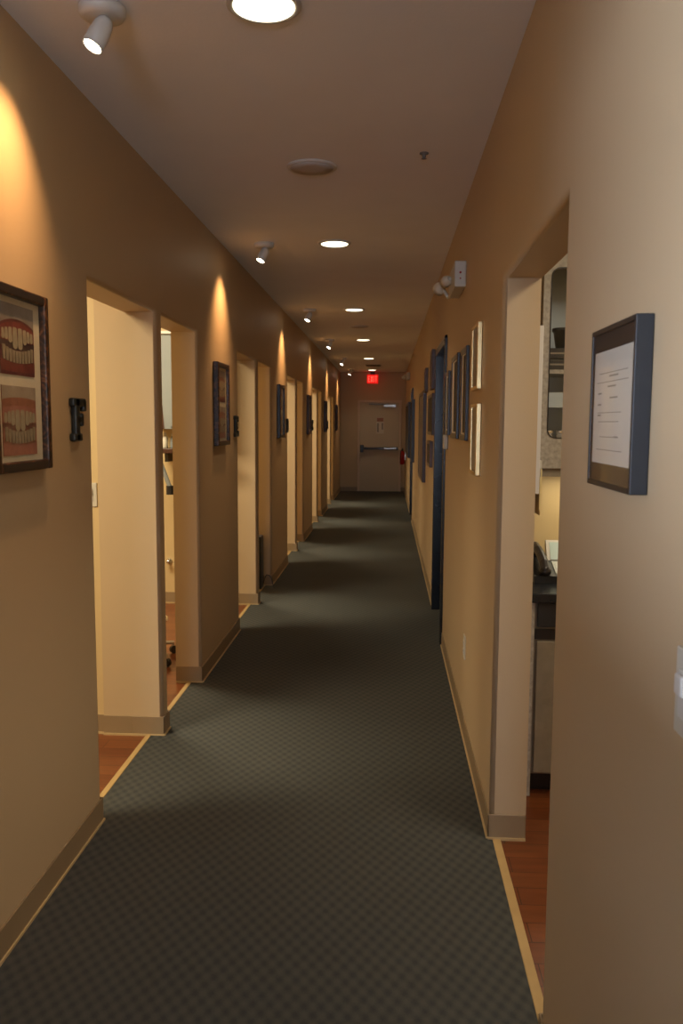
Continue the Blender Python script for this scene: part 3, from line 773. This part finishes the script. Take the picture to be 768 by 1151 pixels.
# jointed instrument arm
t = thing('instrument_arm', 'grey jointed instrument arm seen through the second left doorway', 'instrument arm', (-1.62, YPB, 1.02))
b = MB(); b.box(-0.04, 0.04, -0.025, -0.001, -0.08, 0.08, M['bluegrey'], 0.006); b.build('wall_plate', t)
b = MB(); b.path([(0, -0.02, 0), (-0.10, -0.50, 0.0)], 0.02, M['bluegrey']); b.build('lower_arm', t)
b = MB(); b.tube((-0.10, -0.50, -0.035), (-0.10, -0.50, 0.035), 0.030, 0.030, M['black'], 18); b.build('joint', t)
b = MB(); b.path([(-0.10, -0.50, 0.02), (-0.28, -0.50, 0.52)], 0.018, M['bluegrey']); b.build('upper_arm', t)
b = MB(); b.lathe([(0.03, 0), (0.08, 0.03), (0.10, 0.08), (0.09, 0.085), (0, 0.07)], (-0.28, -0.50, 0.56), M['white'], 24, (-0.3, -0.2, -0.9)); b.build('lamp_head', t)
t = thing('wall_valve', 'tiny chrome valve knob on yellow wall through the second left doorway', 'valve', (-1.865, YPB, 0.37))
b = MB(); b.lathe([(0.022, 0.0), (0.022, 0.012), (0.010, 0.016), (0.010, 0.035), (0.018, 0.038), (0.016, 0.058), (0, 0.062)], (0, 0, 0), M['chrome'], 18, (0, -1, 0)); b.build('knob', t)

# work room: base cabinet, worktop, wall cabinet, phone
CX0, CX1 = 0.575, 1.60
t = thing('base_cabinet', 'grey-beige base cabinet with black drawer inside the right doorway', 'cabinet', (CX0, 3.42, 0))
W = CX1 - CX0
b = MB(); b.box(0, W, 0.0, 0.60, 0.095, 0.828, M['laminate']); b.box(0, 0.035, -0.012, 0.60, 0.0, 0.828, M['stone_lam'], 0.002); b.build('carcass', t)
b = MB(); b.box(0.035, W, 0.06, 0.59, 0.0, 0.095, M['black']); b.build('toe_kick', t)
dr = MB(); dr.box(0.045, 0.52, -0.020, 0.0, 0.725, 0.825, M['slate'], 0.003); dro = dr.build('drawer', t)
hb = MB(); hb.box(0.13, 0.30, -0.034, -0.028, 0.765, 0.777, M['steel'], 0.002); hb.box(0.14, 0.15, -0.03, -0.018, 0.765, 0.777, M['steel']); hb.box(0.28, 0.29, -0.03, -0.018, 0.765, 0.777, M['steel']); hb.build('drawer_pull', dro)
b = MB(); b.box(0.035, W, -0.010, 0.002, 0.672, 0.715, M['black'], 0.002); b.build('rail', t)
b = MB(); b.box(0.045, 0.52, -0.018, 0.0, 0.105, 0.665, M['laminate'], 0.003); b.build('door', t)
b = MB(); b.box(0.53, W - 0.01, -0.018, 0.0, 0.105, 0.825, M['laminate'], 0.003); b.build('door', t)
b = MB(); b.box(0.560, 1.62, 3.385, 4.028, 0.8285, 0.868, M['navy'], 0.004)
tag(b.build('worktop', origin=(1.09, 3.70, 0.8285)), 'dark blue-black worktop carrying the desk phone, inside right doorway', 'worktop')

t = thing('glazed_wall_cabinet', 'grey speckled wall cabinet with rounded dark glass panels, inside right doorway', 'cabinet', (0.655, 3.70, 1.36))
W, H, D = 0.80, 1.15, 0.325
b = MB()
b.box(0, 0.018, 0, D, 0.0, H, M['stone_lam']); b.box(W - 0.018, W, 0, D, 0, H, M['stone_lam'])
b.box(0, W, 0, D, 0, 0.02, M['stone_lam']); b.box(0, W, 0, D, H - 0.02, H, M['stone_lam']); b.box(0, W, D - 0.012, D, 0, H, M['pane'])
b.box(0, W, 0, D, 0.105, 0.133, M['stone_lam']); b.box(0, W, -0.004, 0.03, -0.035, 0.0, M['laminate'])
b.build('carcass', t)
def rrect(x0, x1, z0, z1, r, n=6):
    pts = []
    for (cx, cz, a0) in ((x1 - r, z1 - r, 0), (x0 + r, z1 - r, PI / 2), (x0 + r, z0 + r, PI), (x1 - r, z0 + r, 1.5 * PI)):
        for k in range(n + 1): pts.append((cx + r * math.cos(a0 + PI / 2 * k / n), cz + r * math.sin(a0 + PI / 2 * k / n)))
    return pts
def door_with_window(mb, x0, x1, z0, z1, wx0, wx1, wz0, wz1, r, y0, y1, m, gm):
    inner = rrect(wx0, wx1, wz0, wz1, r); n = len(inner)
    outer = []
    cx, cz = (wx0 + wx1) / 2, (wz0 + wz1) / 2
    for (x, z) in inner:        # push each inner point out to the rectangle
        dx, dz = x - cx, z - cz
        k = min(((x1 - cx) if dx > 0 else (cx - x0)) / max(abs(dx), 1e-6), ((z1 - cz) if dz > 0 else (cz - z0)) / max(abs(dz), 1e-6))
        outer.append((cx + dx * k, cz + dz * k))
    # make sure the corners are present
    for (ccx, ccz) in ((x1, z1), (x0, z1), (x0, z0), (x1, z0)):
        i = min(range(n), key=lambda j: (outer[j][0] - ccx) ** 2 + (outer[j][1] - ccz) ** 2); outer[i] = (ccx, ccz)
    for i in range(n):
        j = (i + 1) % n
        mb.prism([inner[i], inner[j], outer[j], outer[i]], 'y', y0, y1, m)
    ring = rrect(wx0 - 0.004, wx1 + 0.004, wz0 - 0.004, wz1 + 0.004, r + 0.004)
    for i in range(n):
        j = (i + 1) % n
        mb.prism([inner[i], inner[j], ring[j], ring[i]], 'y', y0 - 0.003, y0, gm)
dmb = MB(); door_with_window(dmb, 0.0, 0.396, 0.002, H - 0.02, 0.034, 0.362, 0.135, H - 0.30, 0.035, -0.02, -0.001, M['stone_lam'], M['black'])
do = dmb.build('door', t)
b = MB(); b.box(0.030, 0.366, -0.012, -0.009, 0.131, H - 0.296, M['glass']); b.build('glass', do)
dmb = MB(); door_with_window(dmb, 0.404, 0.80, 0.002, H - 0.02, 0.438, 0.766, 0.135, H - 0.30, 0.035, -0.02, -0.001, M['stone_lam'], M['black'])
do = dmb.build('door', t)
b = MB(); b.box(0.434, 0.770, -0.012, -0.009, 0.131, H - 0.296, M['glass']); b.build('glass', do)
b = MB(); b.box(0.018, W - 0.018, 0.02, D - 0.012, 0.410, 0.428, M['stone_lam']); b.box(0.018, W - 0.018, 0.02, D - 0.012, 0.265, 0.330, M['pane']); b.build('shelf', t)
b = MB(); b.box(0.018, W - 0.018, 0.022, 0.04, 0.268, 0.300, M['laminate']); b.build('shelf_edge', t)
for k, z in enumerate((0, 0.048)):
    b = MB(); b.box(0.0, 0.30, 0.0, 0.20, z, z + 0.046, M['black'], 0.003); b.box(0.02, 0.09, -0.001, 0.0, z + 0.020, z + 0.027, M['laminate'])
    o = b.build('storage_box'); o.location = (0.680, 3.745, 1.36 + 0.4285)
    tag(o, 'black labelled box inside the glazed cabinet, ' + ('lower of two stacked' if k == 0 else 'upper of two stacked'), 'box', 'black boxes inside the glazed cabinet')
t = thing('dark_pot', 'dark pot standing on the black boxes behind cabinet glass', 'pot', (0.775, 3.83, 1.36 + 0.4285 + 0.0945))
b = MB(); b.lathe([(0.030, 0), (0.034, 0.004), (0.046, 0.075), (0.052, 0.078), (0.052, 0.092), (0.044, 0.092), (0.036, 0.02), (0, 0.018)], (0, 0, 0), M['slate'], 24); b.build('body', t)
for k in range(4):
    b = MB(); b.lathe([(0.018, 0), (0.022, 0.03), (0.021, 0.032), (0.016, 0.004), (0, 0.004)], (0, 0, 0), M['chrome'], 16)
    o = b.build('glass_cup'); o.location = (0.705 + 0.05 * k, 3.745, 1.494)
    o.scale = (1, 1, 1); tag(o, 'small shiny cup in a row on the cabinet bottom behind glass', 'cup', 'shiny cups on the cabinet bottom')

# telephone
t = thing('desk_phone', 'black desk phone with grey keypad and display on dark worktop', 'phone', (0.70, 3.62, 0.868))
b = MB(); b.prism([(0.0, 0.0), (0.20, 0.0), (0.20, 0.095), (0.0, 0.030)], 'x', -0.06, 0.17, M['black']); b.build('body', t)
def onslope(y, up=0.0): return 0.030 + 0.325 * y + up
b = MB(); b.prism([(0.015, onslope(0.015)), (0.125, onslope(0.125)), (0.125, onslope(0.125, 0.006)), (0.015, onslope(0.015, 0.006))], 'x', 0.035, 0.155, M['dialogue']); b.build('keypad', t)
b = MB(); b.prism([(0.135, 0.06), (0.20, 0.09), (0.215, 0.155), (0.195, 0.162)], 'x', 0.02, 0.16, M['offwhite'])
ds = b.build('display_hood', t)
b = MB(); b.prism([(0.146, 0.079), (0.192, 0.151), (0.189, 0.153), (0.143, 0.081)], 'x', 0.035, 0.135, M['lcd']); b.build('screen', ds)
hs = MB(); pts = [(-0.015, 0.005, 0.060), (-0.015, 0.03, 0.085), (-0.020, 0.08, 0.108), (-0.025, 0.13, 0.126), (-0.03, 0.18, 0.136), (-0.03, 0.205, 0.128)]
for p, q in zip(pts, pts[1:]): hs.tube(p, q, 0.020, 0.020, M['blackwood'], 14)
for p in pts: hs.ball(p, 0.0205, M['blackwood'], 14)
hs.ball((-0.012, 0.012, 0.050), 0.028, M['blackwood'], 16, (1, 1, 0.8)); hs.ball((-0.03, 0.195, 0.112), 0.028, M['blackwood'], 16, (1, 1, 0.9)); hs.build('handset', t)

# board and papers hung on the room side of the corridor wall
t = thing('white_board', 'white board seen edge-on just inside the right doorway', 'board', (XR + TR, 3.155, 1.30))
b = MB(); b.box(0.0005, 0.018, -0.10, 0.30, 0.0, 0.60, M['white'], 0.002); b.build('panel', t)
b = MB(); b.box(0.018, 0.020, -0.08, 0.28, 0.03, 0.57, M['paper']); b.build('surface', t)
b = MB(); b.box(0.026, 0.030, -0.09, 0.05, -0.08, 0.09, M['kraft']); b.box(0.022, 0.025, -0.095, 0.03, -0.06, 0.06, M['kraft'])
b.box(0.0205, 0.030, -0.085, 0.04, 0.02, 0.12, M['offwhite']); b.box(0.020, 0.034, -0.04, 0.0, 0.0, 0.10, M['kraft'], 0.002)
o = b.build('hanging_papers'); o.location = (XR + TR, 3.165, 1.30); tag(o, 'yellowish papers hanging at the bottom of the white board', 'papers')

# ------------------------------------------------------------------ light of the rooms
BAY_W = 84
for k in range(0, 6):
    yc = 3.07 + PER * k - 0.52
    lamp('AREA', 'bay_ceiling_lamp', (-2.45, yc, HC - 0.02), BAY_W, (1.0, 0.86, 0.58), shape='RECTANGLE', size=1.2, size_y=0.6)
lamp('AREA', 'under_cabinet_fill', (1.05, 3.86, 1.318), 2.2, (1.0, 0.86, 0.60), shape='RECTANGLE', size=0.6, size_y=0.08)  # added light to brighten the wall under the cabinet, no fixture there
lamp('AREA', 'room_ceiling_lamp', (1.5, 2.3, HC - 0.02), 26, (1.0, 0.86, 0.64), shape='RECTANGLE', size=0.6, size_y=1.2)
lamp('AREA', 'unseen_daylight', (-0.45, -5.08, 1.7), 170, (0.70, 0.80, 1.0), shape='RECTANGLE', size=1.2, size_y=1.1, aim=(-0.45, -4.2, 2.7))  # added light, tilted up to brighten the near ceiling
lamp('AREA', 'unseen_daylight', (-4.28, -2.65, 1.73), 640, (0.70, 0.80, 1.0), shape='RECTANGLE', size=3.4, size_y=1.0, aim=(0, -2.65, 1.73))

w = bpy.data.worlds.new('dim_sky'); SC.world = w; w.use_nodes = True
w.node_tree.nodes['Background'].inputs['Color'].default_value = (0.6, 0.7, 0.9, 1)
w.node_tree.nodes['Background'].inputs['Strength'].default_value = 0.05

# ------------------------------------------------------------------ camera
F, pit, yaw, rol, CH = 941.26, 0.10506, 0.05490, 0.005267, 1.55
f = Vector((-math.sin(yaw) * math.cos(pit), math.cos(yaw) * math.cos(pit), -math.sin(pit)))
r = Vector((math.cos(yaw), math.sin(yaw), 0)); u = r.cross(f)
R = r * math.cos(rol) + u * math.sin(rol); U = -r * math.sin(rol) + u * math.cos(rol)
cam = bpy.data.cameras.new('camera'); co = bpy.data.objects.new('camera', cam); COL.objects.link(co)
co.matrix_world = Matrix(((R.x, U.x, -f.x, 0), (R.y, U.y, -f.y, 0), (R.z, U.z, -f.z, CH), (0, 0, 0, 1)))
cam.sensor_fit = 'VERTICAL'; cam.sensor_height = 22.2; cam.lens = F / 1151 * 22.2
cam.clip_start = 0.02; cam.clip_end = 100
cam.dof.use_dof = True; cam.dof.focus_distance = 3.2; cam.dof.aperture_fstop = 5.0
SC.camera = co

SC.view_settings.view_transform = 'Standard'; SC.view_settings.look = 'None'
SC.view_settings.gamma = 1.0; SC.view_settings.use_curve_mapping = False
SC.view_settings.exposure = 0.14
SC.cycles.use_denoising = True
SC.cycles.max_bounces = 8; SC.cycles.diffuse_bounces = 5
SC.cycles.sample_clamp_indirect = 4.0
